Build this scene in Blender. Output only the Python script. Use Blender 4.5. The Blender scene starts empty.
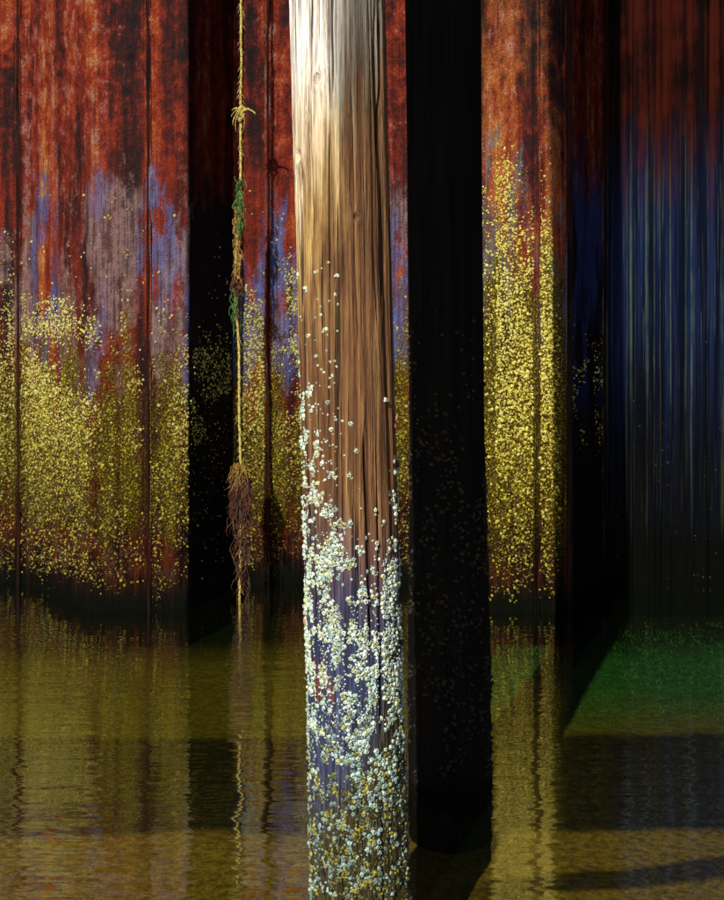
import bpy, math, random
import numpy as np
from mathutils import Vector, Matrix
random.seed(7); rng = np.random.default_rng(7)
R = math.radians
sc = bpy.context.scene
C = sc.collection

# ------------------------------------------------------------------ camera, sky, sun, exposure
CAMH = 2.17
cam_d = bpy.data.cameras.new('camera'); cam = bpy.data.objects.new('camera', cam_d); C.objects.link(cam)
cam.location = (0, 0, CAMH); cam.rotation_euler = (R(90), 0, 0)
cam_d.sensor_width = 36; cam_d.sensor_height = 36; cam_d.sensor_fit = 'AUTO'
cam_d.lens = 1143 / 900 * 36; cam_d.shift_y = -150 / 900; cam_d.clip_end = 2000
sc.camera = cam

SUN_AZ, SUN_EL = R(22.4), R(33)          # azimuth to the left of the line behind the camera
sdir = Vector((-math.sin(SUN_AZ) * math.cos(SUN_EL), -math.cos(SUN_AZ) * math.cos(SUN_EL), math.sin(SUN_EL)))
w = bpy.data.worlds.new('World'); sc.world = w; w.use_nodes = True
wn = w.node_tree.nodes; bgd = wn['Background']
sky = wn.new('ShaderNodeTexSky'); sky.sky_type = 'NISHITA'; sky.sun_disc = False
sky.sun_elevation = SUN_EL; sky.sun_rotation = math.atan2(sdir.x, sdir.y)
sky.air_density = 0.4; sky.dust_density = 0.05; sky.ozone_density = 2.0
w.node_tree.links.new(sky.outputs[0], bgd.inputs[0]); bgd.inputs[1].default_value = 0.05
sl = bpy.data.lights.new('sun', 'SUN'); sl.energy = 5.0; sl.angle = R(0.5); sl.color = (1, .93, .80)
so = bpy.data.objects.new('sun', sl); C.objects.link(so); so.rotation_euler = sdir.to_track_quat('Z', 'Y').to_euler()
sc.view_settings.view_transform = 'Standard'; sc.view_settings.look = 'None'
sc.view_settings.exposure = 0.35; sc.view_settings.gamma = 1.0
sc.cycles.max_bounces = 4; sc.cycles.diffuse_bounces = 2; sc.cycles.transparent_max_bounces = 12

# ------------------------------------------------------------------ helpers
def hsh(i, j, k):
    n = (i * 374761393 + j * 668265263 + k * 2147483647) & 0xffffffff
    n = ((n ^ (n >> 13)) * 1274126177) & 0xffffffff
    n = ((n ^ (n >> 16)) * 2246822519) & 0xffffffff
    return ((n ^ (n >> 15)) & 0xffff) / 65535.0
def vn(x, y, z=0.0):
    x, y, z = np.broadcast_arrays(np.asarray(x, float), np.asarray(y, float), np.asarray(z, float))
    ix, iy, iz = np.floor(x).astype(np.int64), np.floor(y).astype(np.int64), np.floor(z).astype(np.int64)
    fx, fy, fz = x - ix, y - iy, z - iz
    fx, fy, fz = (f * f * (3 - 2 * f) for f in (fx, fy, fz))
    def c(a, b, d): return hsh(ix + a, iy + b, iz + d)
    def L(a, b, t): return a + (b - a) * t
    return L(L(L(c(0,0,0), c(1,0,0), fx), L(c(0,1,0), c(1,1,0), fx), fy),
             L(L(c(0,0,1), c(1,0,1), fx), L(c(0,1,1), c(1,1,1), fx), fy), fz)
def fbm(x, y, z=0.0, o=4):
    s, a, t = 0, .5, 0
    for k in range(o):
        f = 2.03 ** k
        s = s + a * vn(np.asarray(x) * f + 17 * k, np.asarray(y) * f + 31 * k, np.asarray(z) * f); t += a; a *= .5
    return s / t
def sstep(a, b, x):
    t = np.clip((np.asarray(x, float) - a) / (b - a), 0, 1); return t * t * (3 - 2 * t)

def mesh(name, V, F, mat=None, smooth=True):
    me = bpy.data.meshes.new(name); me.from_pydata([tuple(v) for v in V], [], [tuple(f) for f in F]); me.update()
    if smooth: me.polygons.foreach_set('use_smooth', [True] * len(me.polygons))
    if mat: me.materials.append(mat)
    return me
def fast_mesh(name, V, F, mat=None, smooth=True):      # V (n,3), F (m,k) arrays
    V = np.asarray(V, np.float32); F = np.asarray(F, np.int32); k = F.shape[1]
    me = bpy.data.meshes.new(name)
    me.vertices.add(len(V)); me.vertices.foreach_set('co', V.ravel())
    me.loops.add(F.size); me.loops.foreach_set('vertex_index', F.ravel())
    me.polygons.add(len(F)); me.polygons.foreach_set('loop_start', np.arange(0, F.size, k, dtype=np.int32))
    me.polygons.foreach_set('loop_total', np.full(len(F), k, np.int32))
    if smooth: me.polygons.foreach_set('use_smooth', np.ones(len(F), bool))
    me.update(calc_edges=True); me.validate()
    if mat: me.materials.append(mat)
    return me
def obj(name, me, parent=None, kind=None, label=None, cat=None, group=None):
    o = bpy.data.objects.new(name, me); C.objects.link(o)
    if parent: o.parent = parent
    if kind: o['kind'] = kind
    if label: o['label'] = label
    if cat: o['category'] = cat
    if group: o['group'] = group
    return o
def grid_faces(nu, nv, wrap=False):
    a = np.arange(nu - (0 if wrap else 1)); b = np.arange(nv - 1)
    i, j = np.meshgrid(a, b, indexing='ij'); i2 = (i + 1) % nu
    return np.stack([i * nv + j, i2 * nv + j, i2 * nv + j + 1, i * nv + j + 1], -1).reshape(-1, 4)
def tube(P, rad, n=8, flat=1.0, twist=0.0, caps=True):
    P = [Vector(p) for p in P]; V, F = [], []
    up = Vector((0, 1, 0))
    for i, p in enumerate(P):
        t = (P[min(i + 1, len(P) - 1)] - P[max(i - 1, 0)]).normalized()
        a = up - t * up.dot(t)
        if a.length < 1e-3: a = Vector((1, 0, 0)) - t * t.x
        a.normalize(); b = t.cross(a); up = a
        r = rad[i] if hasattr(rad, '__len__') else rad
        for k in range(n):
            an = 2 * math.pi * k / n + twist * i
            V.append(p + a * (r * flat * math.cos(an)) + b * (r * math.sin(an)))
    for i in range(len(P) - 1):
        for k in range(n):
            F.append((i * n + k, i * n + (k + 1) % n, (i + 1) * n + (k + 1) % n, (i + 1) * n + k))
    if caps: F.append(tuple(range(n - 1, -1, -1))); F.append(tuple((len(P) - 1) * n + k for k in range(n)))
    return V, F
def join(parts):
    V, F = [], []
    for v, f in parts:
        o = len(V); V += list(v); F += [tuple(i + o for i in q) for q in f]
    return V, F

# ------------------------------------------------------------------ material node helper
class NT:
    def __init__(s, name):
        s.m = bpy.data.materials.new(name); s.m.use_nodes = True; s.t = s.m.node_tree; s.n = s.t.nodes
        s.b = s.n['Principled BSDF']; s.out = s.n['Material Output']
        s.pos = s.n.new('ShaderNodeNewGeometry').outputs['Position']
        s.sep = s.n.new('ShaderNodeSeparateXYZ'); s.lk(s.pos, s.sep.inputs[0])
    def lk(s, a, b): s.t.links.new(a, b)
    def put(s, sock, v):
        if isinstance(v, bpy.types.NodeSocket): s.lk(v, sock)
        elif isinstance(v, tuple) and len(v) == 3 and sock.type == 'RGBA': sock.default_value = (*v, 1)
        else: sock.default_value = v
    def scale(s, sx, sy, sz, off=(0, 0, 0), src=None):
        n = s.n.new('ShaderNodeMapping'); s.lk(src or s.pos, n.inputs[0])
        n.inputs['Scale'].default_value = (sx, sy, sz); n.inputs['Location'].default_value = off; return n.outputs[0]
    def noise(s, vec, sc=1.0, det=4, rough=.55, dist=0.0):
        n = s.n.new('ShaderNodeTexNoise'); s.lk(vec, n.inputs['Vector']); n.inputs['Scale'].default_value = sc
        n.inputs['Detail'].default_value = det; n.inputs['Roughness'].default_value = rough; n.inputs['Distortion'].default_value = dist
        return n.outputs['Fac']
    def vor(s, vec, sc=1.0, feat='F1'):
        n = s.n.new('ShaderNodeTexVoronoi'); n.feature = feat; s.lk(vec, n.inputs['Vector']); n.inputs['Scale'].default_value = sc
        return n.outputs['Distance']
    def math(s, op, a, b=0.0, c=0.0, clamp=False):
        n = s.n.new('ShaderNodeMath'); n.operation = op; n.use_clamp = clamp
        s.put(n.inputs[0], a); s.put(n.inputs[1], b); s.put(n.inputs[2], c); return n.outputs[0]
    def mul(s, *a):
        r = a[0]
        for b in a[1:]: r = s.math('MULTIPLY', r, b)
        return r
    def rng(s, v, a, b, lo=0.0, hi=1.0):
        n = s.n.new('ShaderNodeMapRange'); n.interpolation_type = 'SMOOTHSTEP'; s.put(n.inputs[0], v)
        rev = a > b
        n.inputs[1].default_value, n.inputs[2].default_value = (b, a) if rev else (a, b)
        n.inputs[3].default_value, n.inputs[4].default_value = (hi, lo) if rev else (lo, hi)
        return n.outputs[0]
    def ramp(s, v, stops):
        n = s.n.new('ShaderNodeValToRGB'); s.put(n.inputs[0], v); e = n.color_ramp.elements
        while len(e) < len(stops): e.new(.5)
        for q, (p, c) in zip(e, stops): q.position = p; q.color = (*c, 1)
        return n.outputs[0]
    def mix(s, f, a, b, mode='MIX'):
        n = s.n.new('ShaderNodeMix'); n.data_type = 'RGBA'; n.blend_type = mode
        s.put(n.inputs[0], f); s.put(n.inputs[6], a); s.put(n.inputs[7], b); return n.outputs[2]
    def bump(s, h, st=.5, d=.01, nrm=None):
        n = s.n.new('ShaderNodeBump'); s.put(n.inputs['Height'], h); n.inputs['Strength'].default_value = st; n.inputs['Distance'].default_value = d
        if nrm: s.lk(nrm, n.inputs['Normal'])
        return n.outputs[0]
    def attr(s, name):
        n = s.n.new('ShaderNodeAttribute'); n.attribute_name = name; sp = s.n.new('ShaderNodeSeparateColor'); s.lk(n.outputs['Color'], sp.inputs[0]); return sp.outputs
    def done(s, col, rough=.7, nrm=None, spec=.3, metal=0.0):
        s.put(s.b.inputs['Base Color'], col); s.put(s.b.inputs['Roughness'], rough); s.put(s.b.inputs['Specular IOR Level'], spec)
        s.put(s.b.inputs['Metallic'], metal)
        if nrm: s.lk(nrm, s.b.inputs['Normal'])
        return s.m

# ------------------------------------------------------------------ materials
def wall_mat(name, paint=(.040, .070, .20), paint2=(.165, .10, .095), amount=.5, film=1.0, off=0.0, fold_shade=0.0, gold=0.0):
    t = NT(name); X, Y, Z = t.sep.outputs
    st = t.noise(t.scale(8, 4.5, .40, (off, 0, 0)), 1, 4, .62)         # long vertical runs
    fs = t.noise(t.scale(48, 26, 1.3, (off, 3, 0)), 1, 2, .6)          # thin runs
    pt = t.noise(t.scale(7, 6, 3.0, (off, 0, 4)), 1, 5, .70, .3)       # scaly patches
    sc_ = t.noise(t.scale(11, 10, 9, (off, 2, 0)), 1, 5, .75, .25)     # flaking scale
    fine = t.noise(t.pos, 70, 3, .7)
    big = t.noise(t.scale(3.4, 3, .55, (off, 5, 1)), 1, 2, .5)
    hi = t.rng(Z, 2.9, 3.6)
    mixn = t.math('ADD', t.math('ADD', t.mul(pt, .34), t.mul(st, .52)), t.mul(fine, .22))
    mixn = t.math('ADD', mixn, t.mul(t.math('SUBTRACT', sc_, .5), t.math('MULTIPLY_ADD', hi, .38, .08)))
    mixn = t.math('ADD', mixn, t.math('MULTIPLY_ADD', big, .36, -.20))
    rust = t.ramp(mixn, [(.38, (.006, .002, .003)), (.46, (.032, .004, .003)), (.53, (.115, .010, .003)), (.59, (.185, .024, .005)), (.65, (.25, .080, .016)), (.73, (.48, .26, .06))])
    rust = t.mix(t.mul(t.rng(t.math('ADD', t.mul(st, .4), t.mul(sc_, .6)), .52, .62), .65), rust, t.mix(t.rng(fine, .4, .6), (.085, .040, .040), (.22, .125, .115)))
    if gold: rust = t.mix(t.mul(t.rng(t.math('ADD', t.mul(pt, .5), t.mul(st, .5)), .42, .60), gold), rust, t.mix(t.rng(fine, .4, .6), (.30, .10, .016), (.50, .27, .06)))
    # chalky remains of paint in the middle band
    pn = t.noise(t.scale(3.8, 3, 1.3, (off + 7, 2, 1)), 1, 4, .62, .3)
    zone = t.mul(t.rng(Z, .9, 1.8), t.rng(Z, 3.9, 2.7))
    pm = t.rng(t.math('ADD', t.math('ADD', pn, t.math('MULTIPLY_ADD', zone, .34, -.34)), t.math('MULTIPLY_ADD', fine, .16, -.08)), .54 - amount * .16, .66 - amount * .16)
    pcol = t.mix(t.rng(t.math('ADD', big, t.mul(pt, .3)), .60, .74), paint2, paint)
    pcol = t.mix(t.rng(t.math('ADD', t.mul(fs, .5), t.mul(sc_, .5)), .56, .42, 0, .85), pcol, (.035, .018, .022))
    col = t.mix(t.mul(pm, .85), rust, pcol)
    # yellow growth film, thinning upward
    fz = t.mul(t.rng(Z, .05, .7), t.rng(Z, 3.3, .9))
    fq = t.math('ADD', t.math('ADD', t.mul(st, .55), t.mul(pt, .45)), t.math('MULTIPLY_ADD', fz, .34, -.34))
    fm = t.mul(t.rng(fq, .35 - .25 * (film - 1), .52 - .25 * (film - 1)), min(film, 1.0), t.rng(Z, 3.3, 2.4))
    cell = t.vor(t.scale(62, 62, 50), 1)                               # crowded small shells
    cellm = t.mul(t.rng(cell, .62, .36, .18, 1.0), 1.0)
    col = t.mix(fm, col, t.mix(t.rng(cell, .38, .64, 0, .8), t.ramp(t.math('ADD', t.mul(fine, .6), t.mul(st, .4)), [(.40, (.012, .009, .002)), (.5, (.095, .068, .004)), (.60, (.29, .215, .010)), (.70, (.50, .39, .03))]), (.016, .010, .003)))
    # permanently wet foot of the wall
    lo = t.rng(t.math('ADD', Z, t.math('ADD', t.mul(st, .5), t.mul(pt, .4))), 1.50, .62)
    col = t.mix(t.mul(lo, .96), col, t.ramp(t.math('ADD', t.mul(pt, .5), t.mul(fs, .5)), [(.44, (.003, .002, .002)), (.53, (.014, .006, .003)), (.62, (.050, .012, .004))]))
    col = t.mix(t.rng(t.math('ADD', Z, t.mul(st, .12)), .34, .10, 0, .95), col, (.002, .003, .002))
    # dark drip runs
    col = t.mix(t.rng(t.math('ADD', t.mul(fs, .6), t.mul(st, .4)), .57, .67, 0, .75), col, (.012, .006, .007))
    if fold_shade:   # dark shade of the folds, with black growth, painted up to about three metres
        tm = t.rng(t.math('ADD', Z, t.math('MULTIPLY_ADD', sc_, 1.2, -.6)), 3.35, 2.75)
        tcol = t.mix(t.rng(t.math('ADD', pn, t.mul(big, .4)), .62, .74, 0, 1) if fold_shade < .95 else t.mul(t.rng(t.math('ADD', pn, t.mul(big, .4)), .60, .74), t.rng(Z, 1.1, 2.0)), (.004, .0035, .005), (.012, .022, .09) if fold_shade > .95 else (.007, .006, .009))
        col = t.mix(t.mul(tm, .97), t.mix(.45, col, (.02, .004, .003)), tcol)
    h = t.math('ADD', t.mul(sc_, .7), t.math('ADD', t.mul(fine, .40), t.math('ADD', t.mul(pt, .4), t.mul(fs, .2))))
    h = t.math('ADD', h, t.mul(fm, cellm, .5))
    return t.done(col, t.rng(fine, .3, .7, .55, .9), t.bump(h, 1.0, .035), t.mul(t.rng(Z, .3, 2.5, .02, .16), .2 if fold_shade else 1.0))
M = {}
M['sheet'] = wall_mat('rusty_steel', amount=.6)
M['sheet_blue'] = wall_mat('rusty_steel_mauve', paint=(.045, .085, .24), paint2=(.175, .115, .115), amount=.85, off=3.3)
M['sheet_red'] = wall_mat('rusty_steel_orange', paint=(.075, .10, .11), paint2=(.19, .105, .075), amount=.85, film=1.6, off=14.0, gold=.22)
M['sheet_shade'] = wall_mat('shaded_rusty_steel', amount=.2, film=.4, off=21.0, fold_shade=.9)
M['sheet_shade_blue'] = wall_mat('shaded_blue_rusty_steel', amount=.2, film=.4, off=25.0, fold_shade=1.0)  # shadow on the right fold deepened in the colour

def ribbed_mat(name, crest):  # cast shade painted into the tones, skylight painted onto the crests
    t = NT(name); X, Y, Z = t.sep.outputs
    fs = t.noise(t.scale(14, 5, .30), 1, 3, .6); f2 = t.noise(t.scale(60, 20, 1.2, (5, 0, 0)), 1, 3, .65); pt = t.noise(t.scale(7, 5, 4), 1, 5, .65)
    top = t.rng(t.math('ADD', Z, t.math('ADD', t.mul(fs, 1.4), t.mul(pt, .5))), 3.6, 4.7)
    low = t.rng(t.math('ADD', Z, t.math('ADD', t.mul(fs, 1.2), t.mul(pt, .3))), 3.0, 1.5)
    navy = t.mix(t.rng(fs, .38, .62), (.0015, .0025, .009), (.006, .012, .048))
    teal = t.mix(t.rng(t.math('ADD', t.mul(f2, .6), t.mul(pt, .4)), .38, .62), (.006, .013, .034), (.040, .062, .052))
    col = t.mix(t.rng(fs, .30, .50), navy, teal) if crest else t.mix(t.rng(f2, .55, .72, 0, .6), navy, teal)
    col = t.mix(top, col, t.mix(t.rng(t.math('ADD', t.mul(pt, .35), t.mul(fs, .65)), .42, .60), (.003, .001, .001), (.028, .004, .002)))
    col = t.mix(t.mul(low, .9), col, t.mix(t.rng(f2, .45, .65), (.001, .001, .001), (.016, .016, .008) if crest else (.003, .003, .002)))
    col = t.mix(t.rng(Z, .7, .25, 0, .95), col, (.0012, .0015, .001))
    return t.done(col, .8, t.bump(t.math('ADD', pt, f2), .6, .012), .03)
M['ribs'] = ribbed_mat('shaded_blue_sheet', False); M['rib_crest'] = ribbed_mat('skylit_teal_ribs', True)

def wood_mat():
    t = NT('weathered_pile_wood'); tc = t.n.new('ShaderNodeTexCoord').outputs['Object']
    X, Y, Z = t.sep.outputs
    g1 = t.noise(t.scale(30, 30, 1.1, src=tc), 1, 4, .66, .25); g2 = t.noise(t.scale(170, 170, 5, src=tc), 1, 3, .7)
    pt = t.noise(t.scale(5, 5, 1.6, (2, 0, 0), src=tc), 1, 4, .55)
    g3 = t.noise(t.scale(75, 75, 1.5, (1, 6, 0), src=tc), 1, 3, .6)
    gr = t.math('ADD', t.mul(g1, .45), t.math('ADD', t.mul(g2, .22), t.mul(g3, .35)))
    brown = t.ramp(gr, [(.38, (.022, .008, .004)), (.47, (.085, .036, .014)), (.55, (.165, .078, .030)), (.66, (.31, .175, .07))])
    # silvered head of the pile, the left side's sun highlight painted in
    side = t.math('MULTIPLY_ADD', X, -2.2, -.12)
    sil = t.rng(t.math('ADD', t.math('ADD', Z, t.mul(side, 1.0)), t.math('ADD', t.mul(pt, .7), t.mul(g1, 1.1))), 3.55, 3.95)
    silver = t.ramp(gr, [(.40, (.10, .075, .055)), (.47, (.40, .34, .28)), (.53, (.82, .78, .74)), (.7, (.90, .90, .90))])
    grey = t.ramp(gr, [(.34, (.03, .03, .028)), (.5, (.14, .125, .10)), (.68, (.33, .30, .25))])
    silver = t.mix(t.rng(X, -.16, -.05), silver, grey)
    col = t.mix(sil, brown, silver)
    gold = t.mul(t.rng(t.math('ADD', pt, t.mul(side, .9)), .52, .72), t.rng(Z, 1.9, 2.4), t.rng(Z, 3.1, 2.7))
    col = t.mix(t.mul(gold, .65), col, t.mix(t.rng(gr, .4, .62), (.20, .11, .03), (.62, .42, .15)))
    grn = t.mul(t.rng(Z, 2.65, 2.85), t.rng(Z, 3.1, 2.85), t.rng(pt, .45, .6), t.rng(X, -.12, -.02))
    col = t.mix(t.mul(grn, .55), col, (.05, .065, .025))
    ck = t.noise(t.scale(52, 52, .55, (8, 1, 3), src=tc), 1, 2, .5)
    col = t.mix(t.rng(ck, .615, .66, 0, .85), col, (.018, .009, .005))
    # soaked blue-grey wood of the tidal zone, dark olive foot higher on the right
    wet = t.rng(t.math('ADD', Z, t.mul(pt, .8)), 2.0, 1.35)
    col = t.mix(t.mul(wet, .9), col, t.ramp(gr, [(.36, (.003, .006, .022)), (.5, (.016, .030, .085)), (.66, (.060, .085, .18))]))
    red = t.mul(t.rng(t.noise(t.scale(9, 9, 3, (4, 4, 1), src=tc), 1, 4), .57, .66), t.rng(Z, 1.2, .8))
    col = t.mix(t.mul(red, .8), col, (.16, .035, .012))
    foot = t.rng(t.math('ADD', Z, t.math('ADD', t.mul(pt, .9), t.mul(X, -2.4))), 1.35, .9)
    col = t.mix(foot, col, t.mix(t.rng(g2, .4, .62), (.008, .008, .004), (.065, .05, .010)))
    h = t.math('ADD', t.math('ADD', t.mul(g1, .6), t.mul(g3, .9)), t.math('ADD', t.mul(g2, .4), t.rng(ck, .615, .66, 0, -1.2)))
    return t.done(col, t.rng(g2, .3, .7, .55, .85), t.bump(h, 1.0, .02), .2)
M['wood'] = wood_mat()

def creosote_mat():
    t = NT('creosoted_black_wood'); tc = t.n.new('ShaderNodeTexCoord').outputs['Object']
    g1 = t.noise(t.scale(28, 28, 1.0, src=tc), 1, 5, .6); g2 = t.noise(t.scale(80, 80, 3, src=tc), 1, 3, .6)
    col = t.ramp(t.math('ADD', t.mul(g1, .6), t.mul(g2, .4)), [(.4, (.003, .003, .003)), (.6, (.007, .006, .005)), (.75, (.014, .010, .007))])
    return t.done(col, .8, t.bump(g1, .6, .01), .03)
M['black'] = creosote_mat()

def barn_mat(name, hi, mid, lo, z0, z1, dark=(.02, .018, .01), yel=None):
    t = NT(name); X, Y, Z = t.sep.outputs; a = t.attr('tint')
    f = t.math('ADD', t.rng(Z, z0, z1), t.math('MULTIPLY_ADD', a[0], 1.1, -.55), clamp=True)
    col = t.ramp(f, [(.0, lo), (.5, mid), (1.0, hi)])
    if yel: col = t.mix(t.rng(t.noise(t.pos, 38, 4, .65), .50, .62, 0, .75), col, yel)
    fine = t.noise(t.pos, 220, 3, .6)
    col = t.mix(t.rng(fine, .3, .7, .0, .45), col, t.mix(.6, col, dark))
    col = t.mix(a[1], col, dark)
    return t.done(col, .7, t.bump(fine, .5, .003), .25)
M['barn_pile'] = barn_mat('barnacle_shell_pale', (.62, .72, .60), (.28, .43, .44), (.026, .024, .006), .34, 1.0, yel=(.40, .37, .05))
M['barn_wall'] = barn_mat('barnacle_shell_yellow', (.48, .46, .15), (.34, .275, .014), (.030, .020, .004), .30, 2.2)
M['barn_crust'] = barn_mat('barnacle_crust_yellow', (.66, .60, .15), (.46, .37, .018), (.060, .038, .006), .18, 1.9)
M['barn_dark'] = barn_mat('barnacle_shell_dark', (.024, .014, .005), (.012, .007, .003), (.005, .003, .002), 0, 1.6)  # shells in a near-black brown
def flat_mat(name, c1, c2, sc_=30, rough=.7, stretch=1.0, spec=.3, bump=.4):
    t = NT(name); n = t.noise(t.scale(1, 1, stretch), sc_, 4, .6)
    return t.done(t.mix(t.rng(n, .35, .65), c1, c2), rough, t.bump(n, bump, .01), spec)
M['rope'] = flat_mat('yellow_rope_fibre', (.20, .14, .03), (.55, .45, .13), 80)
M['weed_green'] = flat_mat('green_sea_lettuce', (.010, .04, .006), (.035, .13, .012), 40, .45)
M['weed_gold'] = flat_mat('golden_weed', (.09, .045, .006), (.28, .16, .02), 30, .5)
M['weed_red'] = flat_mat('red_brown_weed', (.008, .003, .002), (.085, .022, .005), 30, .5, .3)
M['mussel'] = flat_mat('mussel_shell', (.008, .008, .014), (.03, .025, .035), 40, .35)
M['pink'] = flat_mat('pink_shell', (.35, .10, .07), (.55, .25, .18), 60, .6)
M['seam'] = flat_mat('dark_clutch_steel', (.006, .003, .003), (.022, .008, .006), 25, .8, .1, .05)
M['quay'] = flat_mat('quay_gravel', (.20, .19, .17), (.30, .28, .25), 6, .9)

def bed_mat():
    t = NT('seabed_sand_weed_and_shade'); X, Y, Z = t.sep.outputs
    n = t.noise(t.pos, 1.3, 5, .6); f = t.noise(t.pos, 26, 4, .65); g = t.noise(t.pos, 90, 3, .6)
    sand = t.mix(t.rng(t.math('ADD', t.mul(f, .6), t.mul(g, .4)), .38, .62), (.14, .088, .020), (.36, .24, .06))
    band_shade = t.mix(t.rng(f, .35, .65), (.010, .008, .004), (.036, .025, .010))  # tone of the beam shadow painted as a band across the bed
    olive = t.mix(t.rng(f, .35, .65), (.10, .082, .010), (.18, .15, .018))
    green = t.mix(t.rng(f, .35, .65), (.016, .10, .034), (.036, .19, .07))
    Yw = t.math('ADD', Y, t.math('MULTIPLY_ADD', n, .16, -.08))
    Yw = t.math('ADD', Yw, t.mul(X, -.02))
    far = t.mix(t.rng(t.math('ADD', X, t.mul(n, 1.2)), .5, 1.7), olive, t.mix(t.rng(Yw, 6.1, 7.3), olive, green))
    far = t.mix(t.rng(t.math('ADD', Yw, t.mul(n, .5)), 7.7, 8.45), far, (.006, .010, .004))
    col = t.mix(t.rng(Yw, 6.28, 6.42), band_shade, far)
    col = t.mix(t.rng(Yw, 5.26, 5.16), col, sand)
    # a slanting shadow painted onto the sand at the right
    d = t.math('ABSOLUTE', t.math('SUBTRACT', Yw, t.math('MULTIPLY_ADD', X, .20, 4.56)))
    col = t.mix(t.mul(t.rng(t.math('ADD', d, t.mul(n, .08)), .14, .09), t.rng(X, .2, .7), .9), col, band_shade)
    return t.done(col, .9, t.bump(f, .5, .03), .1)
M['bed'] = bed_mat()

def water_mat():
    t = NT('still_harbour_water'); n = t.n
    r1 = t.noise(t.scale(2.2, 11, 1), 1, 2, .5, .2); r2 = t.noise(t.scale(6, 34, 1, (3, 1, 0)), 1, 1, .5)
    nm = t.bump(t.math('ADD', r1, t.mul(r2, .14)), .10, .05)
    lw = n.new('ShaderNodeLayerWeight'); lw.inputs[0].default_value = .5; t.lk(nm, lw.inputs['Normal'])
    fr = t.math('MULTIPLY_ADD', t.math('POWER', lw.outputs['Facing'], 2.0), .92, .05)
    gl = n.new('ShaderNodeBsdfGlossy'); gl.inputs['Roughness'].default_value = .03; gl.inputs['Color'].default_value = (1, 1, 1, 1); t.lk(nm, gl.inputs['Normal'])
    tr = n.new('ShaderNodeBsdfTransparent'); tr.inputs[0].default_value = (.78, .79, .47, 1)
    df = n.new('ShaderNodeBsdfDiffuse'); df.inputs[0].default_value = (.010, .022, .006, 1)
    m1 = n.new('ShaderNodeMixShader'); m1.inputs[0].default_value = .10; t.lk(tr.outputs[0], m1.inputs[1]); t.lk(df.outputs[0], m1.inputs[2])
    m2 = n.new('ShaderNodeMixShader'); t.lk(fr, m2.inputs[0]); t.lk(m1.outputs[0], m2.inputs[1]); t.lk(gl.outputs[0], m2.inputs[2])
    t.lk(m2.outputs[0], t.out.inputs['Surface']); return t.m
M['water'] = water_mat()

# ------------------------------------------------------------------ setting: seabed, water, quay
def sheet_grid(xs, ys, zf):
    Xg, Yg = np.meshgrid(xs, ys, indexing='ij'); Zg = zf(Xg, Yg)
    return np.stack([Xg, Yg, Zg], -1).reshape(-1, 3), grid_faces(len(xs), len(ys))
xs = np.concatenate([[-300, -60, -15, -6], np.linspace(-3.5, 4.5, 90), [8, 20, 60, 300]])
ys = np.concatenate([[-300, -60, -12, 0], np.linspace(2.5, 9.2, 90), [9.6]])
V, F = sheet_grid(xs, ys, lambda x, y: -.26 + .05 * (fbm(x * 1.5, y * 1.5) - .5) + .012 * fbm(x * 9, y * 9) - 1.5 * sstep(2, -10, y))
obj('seabed', fast_mesh('seabed', V, F, M['bed']), kind='structure', label='olive and brown seabed seen through the shallow water')
V, F = sheet_grid(np.array([-300, -40, -4, 0, 4, 40, 300.]), np.array([-300, -40, 0, 4, 9.5]), lambda x, y: 0 * x)
obj('water', fast_mesh('water', V, F, M['water']), kind='structure', label='still olive green harbour water in front of the steel wall')
V, F = sheet_grid(np.array([-300, -20, 0, 20, 300.]), np.array([8.66, 30, 300.]), lambda x, y: 0 * x + 5.5)
obj('quay_ground', fast_mesh('quay_ground', V, F, M['quay']), kind='structure', label='gravel ground on top of the quay behind the wall')

V = [(x, y, z) for z in (-1.2, 5.49) for x, y in ((-300, 8.86), (300, 8.86), (300, 300), (-300, 300))]
obj('quay_fill', mesh('quay_fill', V, [(0, 1, 5, 4), (1, 2, 6, 5), (2, 3, 7, 6), (3, 0, 4, 7)], M['quay'], False), kind='structure', label='earth fill of the quay behind the steel wall')

M['added_algae_carpet'] = flat_mat('added_algae_carpet_green', (.012, .085, .022), (.04, .20, .06), 9, .5)  # blades added to break up the pile shadow's edge on the bed
ne = 34000; ex = rng.uniform(.75, 4.2, ne); ey = rng.uniform(6.35, 8.55, ne)
k = rng.uniform(0, 1, ne) < (.15 + .6 * sstep(.35, .62, fbm(ex * 2.6, ey * 3.4, 12, 3))) * sstep(.7, 1.5, ex + .3 * (ey - 7)) * sstep(6.3, 6.9, ey + .4 * (vn(ex * 2, 4.0) - .5)); ex, ey = ex[k], ey[k]; ne = len(ex)
ea = rng.uniform(0, 6.283, ne); eh = rng.uniform(.006, .024, ne); ew = rng.uniform(.002, .0045, ne); el = rng.uniform(-.025, .025, (ne, 2))
Vg = []
for f_, wv in ((0, 1), (.55, .8), (1, .15)):
    for sg in (-1, 1):
        Vg.append(np.stack([ex + sg * ew * wv * np.cos(ea) + el[:, 0] * f_ * f_, ey + sg * ew * wv * np.sin(ea) + el[:, 1] * f_ * f_, -.25 + eh * f_], -1))
V = np.stack(Vg, 1).reshape(-1, 3); b_ = np.arange(ne)[:, None] * 6
F = np.concatenate([b_ + np.array([[0, 1, 3, 2]]), b_ + np.array([[2, 3, 5, 4]])])
obj('added_algae_carpet', fast_mesh('added_algae_carpet', V, F, M['added_algae_carpet']), kind='stuff', label='low green algae carpet under the water below the dark ribbed wall', cat='algae')  # carpet added to break up the pile shadow's edge

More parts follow.
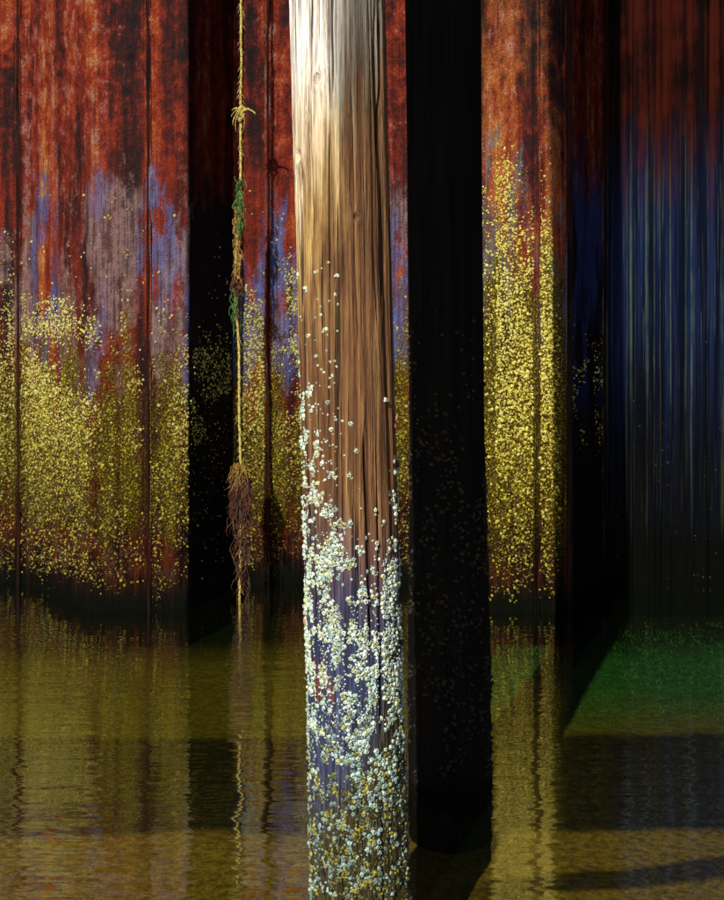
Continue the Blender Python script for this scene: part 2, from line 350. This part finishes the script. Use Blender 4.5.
# ------------------------------------------------------------------ barnacle shapes
def barnacle_shape(n=7, seed=0, tall=.7):
    r = np.random.default_rng(seed); V, hole = [], []
    wob = 1 + .17 * r.standard_normal(n).clip(-1.5, 1.5) + .10 * (-1.0) ** np.arange(n); lean = r.normal(0, .12, 2)
    for rad, h, ho in ((1.0, -.12, 0), (.82, .42 * tall, 0), (.56, tall, 0), (.40, tall * .84, .5), (.0, .40 * tall, 1)):
        if rad == 0: V.append((lean[0], lean[1], h)); hole.append(ho); break
        for k in range(n):
            a = 2 * math.pi * k / n
            q = rad * (wob[k] if rad > .6 else 1 + .5 * (wob[k] - 1))
            V.append((q * math.cos(a) + lean[0] * max(h, 0), q * math.sin(a) + lean[1] * max(h, 0), h)); hole.append(ho)
    F = []
    for l in range(3):
        for k in range(n):
            a, b = l * n + k, l * n + (k + 1) % n; c, d = b + n, a + n
            F += [(a, b, c), (a, c, d)]
    for k in range(n): F.append((3 * n + k, 3 * n + (k + 1) % n, 4 * n))
    return np.array(V), np.array(F), np.array(hole)
SH = [barnacle_shape(8, s, t_) for s, t_ in ((1, .7), (2, 1.1), (3, .6), (4, .9), (5, 1.3), (6, .8))]
def frame_of(N):
    N = N / np.linalg.norm(N, axis=1, keepdims=True)
    U = np.cross(N, np.array([0, 0, 1.0])); U /= np.linalg.norm(U, axis=1, keepdims=True) + 1e-9
    return U, np.cross(N, U), N
def crust_mesh(name, P, N, rad, tint, mat, low=False):
    U, W, Nn = frame_of(N); Vs, Fs, As, off = [], [], [], 0
    ang = rng.uniform(0, 6.283, len(P)); kind = rng.integers(0, len(SH), len(P))
    for s in range(len(SH)):
        idx = np.where(kind == s)[0]
        if not len(idx): continue
        v, f, h = SH[s]
        ca, sa = np.cos(ang[idx])[:, None], np.sin(ang[idx])[:, None]
        x = v[None, :, 0] * ca - v[None, :, 1] * sa; y = v[None, :, 0] * sa + v[None, :, 1] * ca; z = np.broadcast_to(v[None, :, 2], x.shape)
        p = P[idx][:, None] + rad[idx][:, None, None] * (x[..., None] * U[idx][:, None] + y[..., None] * W[idx][:, None] + z[..., None] * Nn[idx][:, None])
        Vs.append(p.reshape(-1, 3)); nv = len(v)
        Fs.append((f[None] + (np.arange(len(idx)) * nv)[:, None, None] + off).reshape(-1, 3)); off += nv * len(idx)
        a = np.zeros((len(idx), nv, 4)); a[..., 0] = tint[idx][:, None]; a[..., 1] = h[None]; a[..., 3] = 1; As.append(a.reshape(-1, 4))
    me = fast_mesh(name, np.concatenate(Vs), np.concatenate(Fs), mat, False)
    at = me.attributes.new('tint', 'FLOAT_COLOR', 'POINT'); at.data.foreach_set('color', np.concatenate(As).astype(np.float32).ravel())
    return me

# ------------------------------------------------------------------ the sheet pile wall
def P(px, y): return ((px - 362) / 1143 * y, y)
def resample(pts, step=.022, rnd=.05):
    """round the folds of a profile and sample it evenly"""
    pts = [Vector(p) for p in pts]; out = [pts[0]]
    for i in range(1, len(pts) - 1):
        a, b, c = pts[i - 1], pts[i], pts[i + 1]; r = min(rnd, (b - a).length * .4, (c - b).length * .4)
        q0, q1 = b + (a - b).normalized() * r, b + (c - b).normalized() * r
        for k in range(6):
            u = k / 5; out.append(q0 * (1 - u) ** 2 + b * 2 * u * (1 - u) + q1 * u * u)
    out.append(pts[-1])
    A = np.array([tuple(p) for p in out]); d = np.r_[0, np.cumsum(np.linalg.norm(np.diff(A, axis=0), axis=1))]
    s = np.linspace(0, d[-1], max(4, int(d[-1] / step)))
    return np.stack([np.interp(s, d, A[:, 0]), np.interp(s, d, A[:, 1])], -1), s
ZT = 5.5
zs = np.concatenate([np.arange(-.9, -.1, .1), np.arange(-.1, 4.45, .026), np.arange(4.45, ZT + .01, .15)])
def relief(X, Y, Z, amt):
    s = X + .7 * Y
    scale_ = sstep(.52, .66, fbm(s * 3, Z * 2.4, 3)) * .014 * sstep(1.9, 2.8, Z)
    lump = sstep(2.4, 1.2, Z) * sstep(.1, .5, Z) * (fbm(s * 26, Z * 26, 5, 3) - .5) * .032 * amt
    return scale_ + lump + (fbm(s * 9, Z * 5, 9) - .5) * .012
def sheet_pile(prof, mat, parent, amt=1.0, label=None):
    A, s = resample(prof); n = len(A); T = np.gradient(A, axis=0); T /= np.linalg.norm(T, axis=1, keepdims=True)
    N = np.stack([T[:, 1], -T[:, 0]], -1)                    # toward the camera
    Xg = np.repeat(A[:, :1], len(zs), 1); Yg = np.repeat(A[:, 1:], len(zs), 1); Zg = np.repeat(zs[None], n, 0)
    d = relief(Xg, Yg, Zg, amt)
    front = np.stack([Xg + N[:, :1] * d, Yg + N[:, 1:] * d, Zg], -1).reshape(-1, 3)
    back = np.stack([Xg - N[:, :1] * .02, Yg - N[:, 1:] * .02, Zg], -1).reshape(-1, 3)
    nz = len(zs); F = grid_faces(n, nz); m = n * nz
    rim = []
    for j in range(nz - 1):
        rim.append((j, j + 1, m + j + 1, m + j)); k = (n - 1) * nz + j; rim.append((k + 1, k, m + k, m + k + 1))
    for i in range(n - 1):
        k = i * nz + nz - 1; rim.append((k, k + nz, m + k + nz, m + k)); k = i * nz; rim.append((k + nz, k, m + k, m + k + nz))
    Fa = np.concatenate([F, F[:, ::-1] + m, np.array(rim)])
    o = obj('sheet_pile', fast_mesh('sheet_pile', np.concatenate([front, back]), Fa, mat), parent, label=label)
    return o, A, N, s
def wall_crust(o, A, N, s, dens, mat, rr=(.0022, .0135), amt=1.0, zr=(.02, 3.3), seed=0):
    """scatter barnacles over one sheet; DENS(px, Z, clump, streak) in barnacles per square metre"""
    area = (s[-1] - s[0]) * (zr[1] - zr[0]); top = 7000; n = int(area * top)
    r = np.random.default_rng(seed + 50); q = r.uniform(s[0] + .01, s[-1] - .01, n); Z = r.uniform(*zr, n)
    X, Y = np.interp(q, s, A[:, 0]), np.interp(q, s, A[:, 1]); nx, ny = np.interp(q, s, N[:, 0]), np.interp(q, s, N[:, 1])
    g = X + .7 * Y; cl = fbm(g * 5, Z * 5, 20 + seed, 4); sk = fbm(g * 7, Z * .7, 40 + seed, 3)
    px = 362 + 1143 * X / Y
    keep = r.uniform(0, top, n) < dens(px, Z, cl, sk)
    X, Y, Z, nx, ny = (a[keep] for a in (X, Y, Z, nx, ny)); d = relief(X, Y, Z, amt)
    Pn = np.stack([X + nx * d, Y + ny * d, Z], -1); Nn = np.stack([nx, ny, 0 * nx], -1) + r.normal(0, .22, (len(X), 3))
    rad = rr[0] + (rr[1] - rr[0]) * r.beta(1.1, 3.2, len(X)); tint = r.uniform(0, 1, len(X))
    if len(X): obj('barnacle_crust', crust_mesh('barnacle_crust', Pn, Nn, rad, tint, mat), o, kind='stuff')
    return len(X)
def interlock(px, y, parent, rusty=False):
    X, Y = P(px, y); Zs = np.arange(-.9, ZT, .09); j = px
    def line(dx, dy, r): return [(X + dx + .010 * (float(vn(q * 2.2, j, dx * 90)) - .5), Y + dy + .012 * (float(vn(q * 3, j + 5, dx * 70)) - .5), q) for q in Zs], [r * (.55 + .9 * float(vn(q * 5, j + 9, dx * 50))) for q in Zs]
    c = obj('interlock', None, parent)
    for nm, dx, dy, r, mt in (('clutch_hook', -.012, -.006, .011, 'sheet_red' if rusty else 'sheet'), ('clutch_gap', .006, .000, .014, 'sheet_red' if rusty else 'seam'), ('clutch_hook', .020, -.002, .008, 'sheet')):
        p, r_ = line(dx, dy, r); V, F = tube(p, r_, 8); obj(nm, mesh(nm, V, F, M[mt]), c)
    V = [(X + a, Y + .012 + b, q) for q in (-.9, ZT) for a, b in ((-.07, 0), (.07, 0), (.07, .03), (-.07, .03))]
    obj('backing_strip', mesh('backing_strip', V, [(0, 1, 5, 4), (1, 2, 6, 5), (2, 3, 7, 6), (3, 0, 4, 7), (3, 2, 1, 0), (4, 5, 6, 7)], M['seam'], False), c)
    return c
wall = obj('sheet_pile_wall', None, label='rusty steel sheet pile quay wall with folded panels and yellow barnacles', cat='wall', kind='thing')
O, I = 8.0, 8.75
sheets = [
    ([(-7.5, O), (-5.3, O), (-5.0, I), (-4.3, I), (-3.75, O), P(-170, O), P(-128, I), P(16, I)], 'sheet', 1.0, None),
    ([P(19, I), P(28, I), P(92, O), P(146, O)], 'sheet', 1.0, 'rust orange sheet with yellow barnacles low down'),
    ([P(149, O), P(187, O), P(189.5, O + .02)], 'sheet_blue', 1.0, 'sheet with blue paint remains beside the dark fold'),
    ([P(190, O + .03), P(232, I - .03)], 'sheet_shade', .5, 'black tarred fold of the wall left of the rope'),  # the black is painted shade of the fold with dark growth
    ([P(233.5, I - .02), P(236, I), P(266, I)], 'sheet_blue', 1.0, None),
    ([P(269, I), P(425, I), P(470, 8.2)], 'sheet_blue', 1.0, None),
    ([P(471, 8.18), P(492, O), P(535, O)], 'sheet_red', 1.6, 'bright orange sheet thick with yellow barnacles'),
    ([P(538, O), P(562, O)], 'sheet_red', 1.6, None),
    ([P(564, O + .012), P(567, O + .02), P(603, I)], 'sheet_shade_blue', 1.0, 'dark blue tarred fold of the wall in deep shade'),  # the dark tone is the fold's shadow painted into the colour
]
def den(px, Z, cl, sk):
    f = sstep(3.35, .95, Z) * sstep(.02, .22, Z)
    v = cl * .42 + sk * .58
    th = .70 - .36 * f
    d = 6200 * f ** .7 * sstep(th, th + .16, v) + 320 * f * f + 1500 * sstep(3.15, 1.9, Z) * sstep(.48, .62, sk) * sstep(.42, .60, cl)
    d = d * (1 - .45 * sstep(.8, .15, Z))
    return d * np.where((px > 189) & (px < 234), .04 + .40 * (abs(Z - 1.6 + (cl - .5)) < .30), 1)
def den_r(px, Z, cl, sk):
    f = sstep(3.5, 2.0, Z + (cl - .5) * 1.5 + (sk - .5) * 2.2) * sstep(.02, .18, Z)
    d = 7000 * f * sstep(.26, .48, cl + .12 * f) + 400 * sstep(3.3, 2.5, Z) * sstep(.5, .6, sk)
    d = d * (1 - .6 * sstep(.6, .15, Z))
    return d * np.where(px > 553, .35 * sstep(2.2, 1.6, Z), 1) * np.where(px < 496, .18, 1)
def den_t(px, Z, cl, sk): return 1500 * sstep(2.1, 1.6, Z + (cl - .5)) * sstep(.9, 1.3, Z) * sstep(.40, .6, cl)
for i, (prof, m, amt, lab) in enumerate(sheets):
    o, A, N, s = sheet_pile(prof, M[m], wall, amt, lab)
    if i == 0:
        q = A[:, 0] > -3.4; A, N, s = A[q], N[q], s[q]
    if i < 6: wall_crust(o, A, N, s, den, M['barn_wall'], amt=amt, seed=i)
    elif i < 8: wall_crust(o, A, N, s, den_r, M['barn_crust'], (.0022, .0140), amt, seed=i)
    else: wall_crust(o, A, N, s, den_t, M['barn_wall'], amt=amt, seed=i)
for px, y in ((17.5, I), (147.5, O), (267.5, I), (536.5, O), (563, O + .004), (471, 8.20), (603.5, I + .01)): interlock(px, y, wall, 500 < px < 570)

# ribbed sheet, shade painted in, that closes the wall on the right
rib_wall = obj('ribbed_sheet_wall', None, label='dark blue tarred ribbed steel sheeting at the right end of the wall', cat='wall', kind='thing')  # the dark blue is cast shade painted into the colour
x0, x1 = P(604, I)[0], 7.5
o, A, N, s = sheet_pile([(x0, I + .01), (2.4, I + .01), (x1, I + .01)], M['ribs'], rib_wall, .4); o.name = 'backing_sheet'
wall_crust(o, A[A[:, 0] < 3.3], N[A[:, 0] < 3.3], s[A[:, 0] < 3.3], lambda px, Z, cl, sk: 160 * sstep(2.0, 1.4, Z) * sstep(.5, .6, cl), M['barn_dark'], amt=.4, seed=19)
rx = x0 + .02; k = 0
while rx < 3.6:
    wd = random.choice((.005, .007, .009, .013)); dp = random.uniform(.008, .035)
    Pz = np.arange(-.8, ZT, .16); j = random.uniform(0, 50)
    V = []; F = []
    sec = [(-1, 0), (-.8, .6), (-.3, 1), (.3, 1), (.8, .6), (1, 0)]
    for z in Pz:
        dx = .004 * (float(vn(z * .9, j)) - .5); dd = dp * (.8 + .4 * float(vn(z * 2, j + 9)))
        for a, b in sec: V.append((rx + dx + a * wd, I + .006 - b * dd, z))
    n = len(sec)
    for a in range(len(Pz) - 1):
        for b in range(n - 1): F.append((a * n + b, a * n + b + 1, (a + 1) * n + b + 1, (a + 1) * n + b))
    F.append(tuple(range(n - 1, -1, -1))); F.append(tuple((len(Pz) - 1) * n + b for b in range(n)))
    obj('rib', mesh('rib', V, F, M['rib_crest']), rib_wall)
    rx += random.choice((.03, .04, .055, .075, .11)) + wd

# ------------------------------------------------------------------ round timber piles
def pile_axis(c0, c1, z0, z1):
    return lambda z: (c0[0] + (c1[0] - c0[0]) * (z - z0) / (z1 - z0), c0[1] + (c1[1] - c0[1]) * (z - z0) / (z1 - z0))
R0 = .165
ax_main = pile_axis((-.007, 4.0), (-.083, 4.0), .116, 3.17)
def rad_main(th, z):
    """radius of the near pile; th = 0 faces the camera, positive to the right"""
    arc = th * R0
    # the angle wraps behind the pile, where nothing is seen
    r = R0 + .0012 * (z - 1.5)
    r = r + .002 * sstep(1.5, 3.2, z) + .016 * (vn(np.cos(th) * 1.6 + 5, np.sin(th) * 1.6, z * .7) - .5)
    r = r + .0055 * (fbm(arc * 55, z * 1.3, 3, 3) - .5) + .005 * (fbm(arc * 150, z * 3, 8, 2) - .5)
    r = r - .014 * sstep(.64, .70, fbm(arc * 34, z * .8, 14, 3))                                # drying checks
    def groove(t0, za, zb, wd, dp, wig=.01):
        c = t0 + wig / R0 * (vn(z * 3, t0 * 50) - .5)
        return dp * np.exp(-((th - c) * R0 / wd) ** 2) * sstep(za - .04, za + .08, z) * sstep(zb + .04, zb - .12, z)
    r = r - groove(.36, 1.02, 1.74, .006, .035) - groove(.58, .7, 1.55, .005, .02) - groove(1.0, 1.3, 3.2, .008, .03, .02) - groove(-.75, 1.9, 2.5, .003, .012) \
          - groove(-.2, 2.2, 3.4, .0025, .012) - groove(.25, 2.0, 2.9, .0025, .010) - groove(.7, 2.1, 3.3, .003, .014)
    r = r + .012 * np.exp(-((th - .44) * R0 / .016) ** 2) * sstep(1.0, 1.1, z) * sstep(1.65, 1.5, z) * 0.4
    # knots
    for tk, zk, sz in ((-.42, 2.915, .016), (-1.05, 2.66, .018), (.3, 2.45, .012)):
        d2 = ((th - tk) * R0 / sz) ** 2 + ((z - zk) / (sz * 1.3)) ** 2
        r = r + .007 * np.exp(-d2 / 3) - .020 * np.exp(-d2 * 1.4)
    # lumpy growth at the foot
    r = r + .020 * sstep(.9, .1, z) * (fbm(arc * 30, z * 30, 22, 3) - .42)
    return r
def pile_mesh(name, axis, rad, zz, nth, mat, top):
    th = np.linspace(-math.pi, math.pi, nth, endpoint=False); TH, ZZ = np.meshgrid(th, zz, indexing='ij')
    r = rad(TH, ZZ); cx, cy = axis(ZZ)
    V = np.stack([cx + r * np.sin(TH), cy - r * np.cos(TH), ZZ], -1).reshape(-1, 3)
    F = grid_faces(nth, len(zz), True)
    n = len(V); ct = np.array([[*axis(zz[-1]), zz[-1] + .03]]); V = np.concatenate([V, ct])
    me = fast_mesh(name, V, F, mat)
    cap = [(i * len(zz) + len(zz) - 1, ((i + 1) % nth) * len(zz) + len(zz) - 1, n) for i in range(nth)]
    import bmesh
    bm = bmesh.new(); bm.from_mesh(me); bm.verts.ensure_lookup_table()
    for f in cap: bm.faces.new([bm.verts[i] for i in f])
    bm.to_mesh(me); bm.free(); return me
zz = np.concatenate([np.arange(-.7, -.05, .1), np.arange(-.05, 3.5, .009), np.arange(3.5, 9.01, .12)])
pile = obj('timber_pile', None, label='sunlit barnacle covered wooden pile standing nearest in the shallow water', cat='pile', group='timber piles in the water')
obj('log', pile_mesh('log', ax_main, rad_main, zz, 420, M['wood'], 7), pile)

# barnacles on the near pile
def scatter_pile():
    r = np.random.default_rng(11); n = 170000
    th = r.uniform(-2.3, 2.3, n); z = r.uniform(.02, 2.5, n); u = np.sin(th)
    left = sstep(-.05, -.75, th)
    startz = 1.62 + .42 * left + .12 * (vn(th * 6, z * 0 + 3) - .5)
    c = sstep(startz + .25, startz - .75, z)
    cl = fbm(th * R0 * 34, z * 24, 60, 3) * .78 + fbm(th * R0 * 10, z * 4, 70, 2) * .22
    thr = .68 - .24 * c
    p = sstep(thr, thr + .12, cl) * (c > .002)
    p = np.where(abs(z - 2.0) < .45, np.maximum(p, .01 * (th < .1) * sstep(2.45, 1.9, z) * (fbm(th * R0 * 30, z * 2, 5, 2) > .56)), p)
    p = p * (1 - .25 * sstep(.62, .2, z + .5 * (-u) * .5))
    keep = r.uniform(0, 1, n) < p
    th, z = th[keep], z[keep]
    size = np.where(r.uniform(0, 1, len(th)) < .20, r.uniform(.0056, .0092, len(th)), r.uniform(.0026, .0056, len(th)))
    order = np.argsort(-size); G = {}; out = []; cell = .04
    for i in order:
        a, b = th[i] * R0, z[i]; ca, cb = int(a // cell), int(b // cell); ok = True
        for da in (-1, 0, 1):
            for db in (-1, 0, 1):
                for (x, y, s) in G.get((ca + da, cb + db), ()):
                    if (x - a) ** 2 + (y - b) ** 2 < (.80 * (s + size[i])) ** 2: ok = False; break
                if not ok: break
            if not ok: break
        if ok: G.setdefault((ca, cb), []).append((a, b, size[i])); out.append(i)
    return th[out], z[out], size[out]
th, z, size = scatter_pile()
cx, cy = ax_main(z); rr = rad_main(th, z) - .001
Pb = np.stack([cx + rr * np.sin(th), cy - rr * np.cos(th), z], -1)
Nb = np.stack([np.sin(th), -np.cos(th), 0 * th], -1) + rng.normal(0, .20, (len(th), 3))
vis = np.cos(th) > .12; score = size * np.where(vis & (z > .1), 1, 0) * (.5 + np.clip(np.cos(th), 0, 1))
big = np.argsort(-score)[:300]; rest = np.setdiff1d(np.arange(len(th)), big)
obj('barnacle_crust', crust_mesh('barnacle_crust', Pb[rest], Nb[rest], size[rest], rng.uniform(0, 1, len(rest)), M['barn_pile']), pile, kind='stuff')
ns = 26000; ts = rng.uniform(-2.2, 2.2, ns); zs_ = rng.uniform(.02, 1.9, ns)
kk = rng.uniform(0, 1, ns) < .5 * sstep(1.75, .7, zs_ + .35 * np.sin(ts)) * sstep(.40, .58, fbm(ts * R0 * 20, zs_ * 12, 91, 3)); ts, zs_ = ts[kk], zs_[kk]
cx, cy = ax_main(zs_); rr = rad_main(ts, zs_)
obj('barnacle_spat', crust_mesh('barnacle_spat', np.stack([cx + rr * np.sin(ts), cy - rr * np.cos(ts), zs_], -1), np.stack([np.sin(ts), -np.cos(ts), 0 * ts], -1) + rng.normal(0, .25, (len(ts), 3)),
    .0016 + .0032 * rng.beta(1.3, 2.5, len(ts)), rng.uniform(0, 1, len(ts)), M['barn_pile']), pile, kind='stuff')
bm_meshes = []
for q in range(10):
    v, f, h = barnacle_shape(10, 100 + q, random.uniform(.8, 1.35))
    me = mesh('barnacle', v, f, M['barn_pile'], False)
    at = me.attributes.new('tint', 'FLOAT_COLOR', 'POINT')
    at.data.foreach_set('color', np.stack([np.full(len(h), q / 9), h, 0 * h, 1 + 0 * h], -1).astype(np.float32).ravel()); bm_meshes.append(me)
U, W, Nn = frame_of(Nb)
for n_, i in enumerate(big):
    o = obj('barnacle', bm_meshes[n_ % 10], pile)
    a = random.uniform(0, 6.28); u, v_ = Vector(U[i]), Vector(W[i]); x = u * math.cos(a) + v_ * math.sin(a); nn = Vector(Nn[i]); y = nn.cross(x)
    m4 = Matrix((x, y, nn)).transposed().to_4x4(); m4.translation = Vector(Pb[i])
    o.matrix_basis = m4 @ Matrix.Scale(float(size[i]), 4)
# mussels and a cluster of pink shells hanging on the flanks
def mussel_mesh(mat):
    V, F = [], []; n, mth = 9, 10
    for i in range(n):
        t = i / (n - 1); wd = .34 * math.sin(math.pi * t ** .7) ** .8 + .01; 
        for k in range(mth):
            a = 2 * math.pi * k / mth; V.append((wd * math.cos(a), .62 * wd * math.sin(a) * (1 - .3 * abs(math.cos(a))), (t - .5) + .08 * math.cos(a) * t))
    for i in range(n - 1):
        for k in range(mth): F.append((i * mth + k, i * mth + (k + 1) % mth, (i + 1) * mth + (k + 1) % mth, (i + 1) * mth + k))
    F.append(tuple(range(mth))); F.append(tuple((n - 1) * mth + k for k in range(mth)))
    return mesh('mussel', V, F, mat)
mm = mussel_mesh(M['mussel']); mp = mussel_mesh(M['pink'])
for t_, z_, s_, me, nm in ((-1.5, .545, .05, mm, 'mussel'), (1.42, 1.76, .030, mp, 'shell'), (1.5, 1.73, .026, mp, 'shell'), (1.35, 1.735, .024, mp, 'shell'),
                           (1.5, 1.60, .028, mm, 'mussel'), (-1.52, 1.05, .03, mp, 'shell'), (1.5, .98, .035, mm, 'mussel'), (-1.45, .86, .03, mm, 'mussel'), (1.46, .40, .035, mm, 'mussel')):
    c = ax_main(z_); r_ = float(rad_main(np.array(t_), np.array(z_))) + s_ * .12
    o = obj(nm, me, pile); o.location = (c[0] + r_ * math.sin(t_), c[1] - r_ * math.cos(t_), z_); o.scale = (s_,) * 3
    o.rotation_euler = (random.uniform(-.3, .3), random.uniform(-.4, .4) + .25 * (1 if t_ < 0 else -1), t_)

# the black pile right behind, in the shade of the near one
D2 = 5.2
R2 = .170
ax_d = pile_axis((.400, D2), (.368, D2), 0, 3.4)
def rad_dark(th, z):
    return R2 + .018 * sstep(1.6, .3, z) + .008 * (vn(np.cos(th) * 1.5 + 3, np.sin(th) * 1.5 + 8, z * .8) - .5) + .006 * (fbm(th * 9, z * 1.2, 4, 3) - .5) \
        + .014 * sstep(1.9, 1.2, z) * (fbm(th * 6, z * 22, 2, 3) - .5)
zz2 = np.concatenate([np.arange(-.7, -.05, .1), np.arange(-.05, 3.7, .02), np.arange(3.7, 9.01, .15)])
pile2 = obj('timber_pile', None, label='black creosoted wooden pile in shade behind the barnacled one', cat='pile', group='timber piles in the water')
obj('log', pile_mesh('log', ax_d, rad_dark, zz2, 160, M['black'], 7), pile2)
n = 9000; th = rng.uniform(-2, 2, n); z = rng.uniform(.02, 2.4, n)
k = rng.uniform(0, 1, n) < sstep(2.3, 1.3, z) * sstep(.44, .60, fbm(th * 1.6, z * 6, 33, 4)) * .25; th, z = th[k], z[k]
cx, cy = ax_d(z); rr = rad_dark(th, z) - .001
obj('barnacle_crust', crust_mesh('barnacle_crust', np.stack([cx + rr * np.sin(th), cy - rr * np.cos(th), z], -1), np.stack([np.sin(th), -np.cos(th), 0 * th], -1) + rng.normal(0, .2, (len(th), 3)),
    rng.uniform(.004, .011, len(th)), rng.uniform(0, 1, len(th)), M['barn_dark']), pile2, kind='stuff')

# ------------------------------------------------------------------ the hanging rope with its weed
RY = 8.28
rope = obj('hanging_rope', None, label='thin yellow rope hanging down the wall with a knot and weed', cat='rope')
def rp(px, py): return ((px - 362) / 1143 * RY, RY, CAMH - (py - 300) / 1143 * RY)
path = [rp(240.5, -40), rp(241, 40), rp(241.5, 100), rp(241, 150), rp(240.5, 180), rp(237, 230), rp(235, 290), rp(238, 330), rp(240, 400), rp(240.5, 470), rp(240, 540), rp(239, 650)]
path = [(*rp(240.5, -40)[:2], ZT - .1)] + path
def dense(path, st=.02):
    A = np.array(path); d = np.r_[0, np.cumsum(np.linalg.norm(np.diff(A, axis=0), axis=1))]; s = np.arange(0, d[-1], st)
    return np.stack([np.interp(s, d, A[:, i]) for i in range(3)], -1)
D = dense(path); parts = []
D[:, 0] += .022 * (fbm(D[:, 2] * 2.5, 3.3, 0, 3) - .5) + .006 * (fbm(D[:, 2] * 14, 7.3, 0, 2) - .5)
for q in range(3):
    a = np.arange(len(D)) * .55 + q * 2.094
    S = D + np.stack([.0045 * np.cos(a), .0045 * np.sin(a), 0 * a], -1); parts.append(tube(S, .0052, 6))
V, F = join(parts); obj('strand', mesh('strand', V, F, M['rope']), rope)
# knot with frayed ends
kx, ky, kz = rp(241.5, 112); parts = []
for q in range(7):
    a0 = random.uniform(0, 6); rr_ = random.uniform(.012, .026); tz = random.uniform(-.05, .05)
    pts = [(kx + random.gauss(0, .002) + rr_ * math.cos(t * 7 + a0), ky - .008 + rr_ * math.sin(t * 7 + a0), kz + tz + .03 * (t - .5) + .018 * math.sin(t * 9 + a0)) for t in np.linspace(0, 1, 14)]
    parts.append(tube(pts, .0062, 6))
for dx, dz, r_ in ((.10, -.025, .0105), (-.055, -.10, .006), (-.04, -.15, .004), (.022, -.14, .004), (-.06, .005, .007), (-.065, -.04, .004)):
    pts = [(kx + dx * t ** .8 + .008 * math.sin(9 * t + dx * 60), ky - .02 - .02 * math.sin(3 * t), kz + dz * t * t + .022 * math.sin(t * 3.1)) for t in np.linspace(0, 1, 9)]
    parts.append(tube(pts, [r_ * (1 - .45 * t) for t in np.linspace(0, 1, 9)], 6))
V, F = join(parts); obj('knot', mesh('knot', V, F, M['rope']), rope)
parts = []
for q in range(420):
    i = random.randrange(5, len(D) - 5); p0 = D[i]; a0 = random.uniform(0, 6.28); L_ = random.uniform(.006, .028)
    pts = [(p0[0] + .006 * math.cos(a0) + L_ * math.cos(a0) * t, p0[1] + .006 * math.sin(a0) + L_ * math.sin(a0) * t, p0[2] - L_ * (.3 + 1.2 * t) * t) for t in (0, .35, .7, 1)]
    parts.append(tube(pts, [.0018, .0016, .0013, .0008], 4))
V, F = join(parts); obj('frayed_fibres', mesh('frayed_fibres', V, F, M['rope']), rope, kind='stuff')
def tuft(name, mat, pxs, pys, count, ln, wd, spread, seed, up=-1.0):
    r = random.Random(seed); parts = []
    for q in range(count):
        px, py = r.uniform(*pxs), r.uniform(*pys); x, y, z = rp(px, py); y += r.uniform(-.05, .03)
        L_ = ln * r.uniform(.5, 1.2); sx, sy = r.gauss(0, spread), r.gauss(0, spread * .6); ph = r.uniform(0, 6)
        pts = [(x + sx * t * L_ + .10 * L_ * math.sin(5 * t + ph) + .03 * L_ * math.sin(13 * t + ph * 2), y + sy * t * L_ + .05 * L_ * math.cos(5 * t + ph), z + up * L_ * t) for t in np.linspace(0, 1, 8)]
        wds = [wd * (.35 + .65 * math.sin(math.pi * min(1, .15 + .8 * t))) * r.uniform(.8, 1.2) for t in np.linspace(0, 1, 8)]
        parts.append(tube(pts, wds, 6, flat=.25, twist=.15))
    V, F = join(parts); return obj(name, mesh(name, V, F, mat), rope)
tuft('green_weed', M['weed_green'], (236, 243), (176, 228), 70, .09, .004, .22, 1)
tuft('golden_weed', M['weed_gold'], (234, 241), (200, 280), 90, .11, .004, .12, 2)
tuft('golden_weed', M['weed_red'], (232, 244), (275, 290), 80, .05, .004, .5, 3)
tuft('green_weed', M['weed_green'], (233, 238), (288, 306), 10, .20, .004, .05, 4)
tuft('golden_weed', M['weed_gold'], (234, 246), (462, 480), 200, .09, .0024, .42, 5)
tuft('red_weed', M['weed_red'], (232, 250), (472, 512), 420, .15, .0028, .14, 6)
tuft('red_weed', M['weed_red'], (236, 247), (515, 580), 34, .30, .0035, .05, 7)
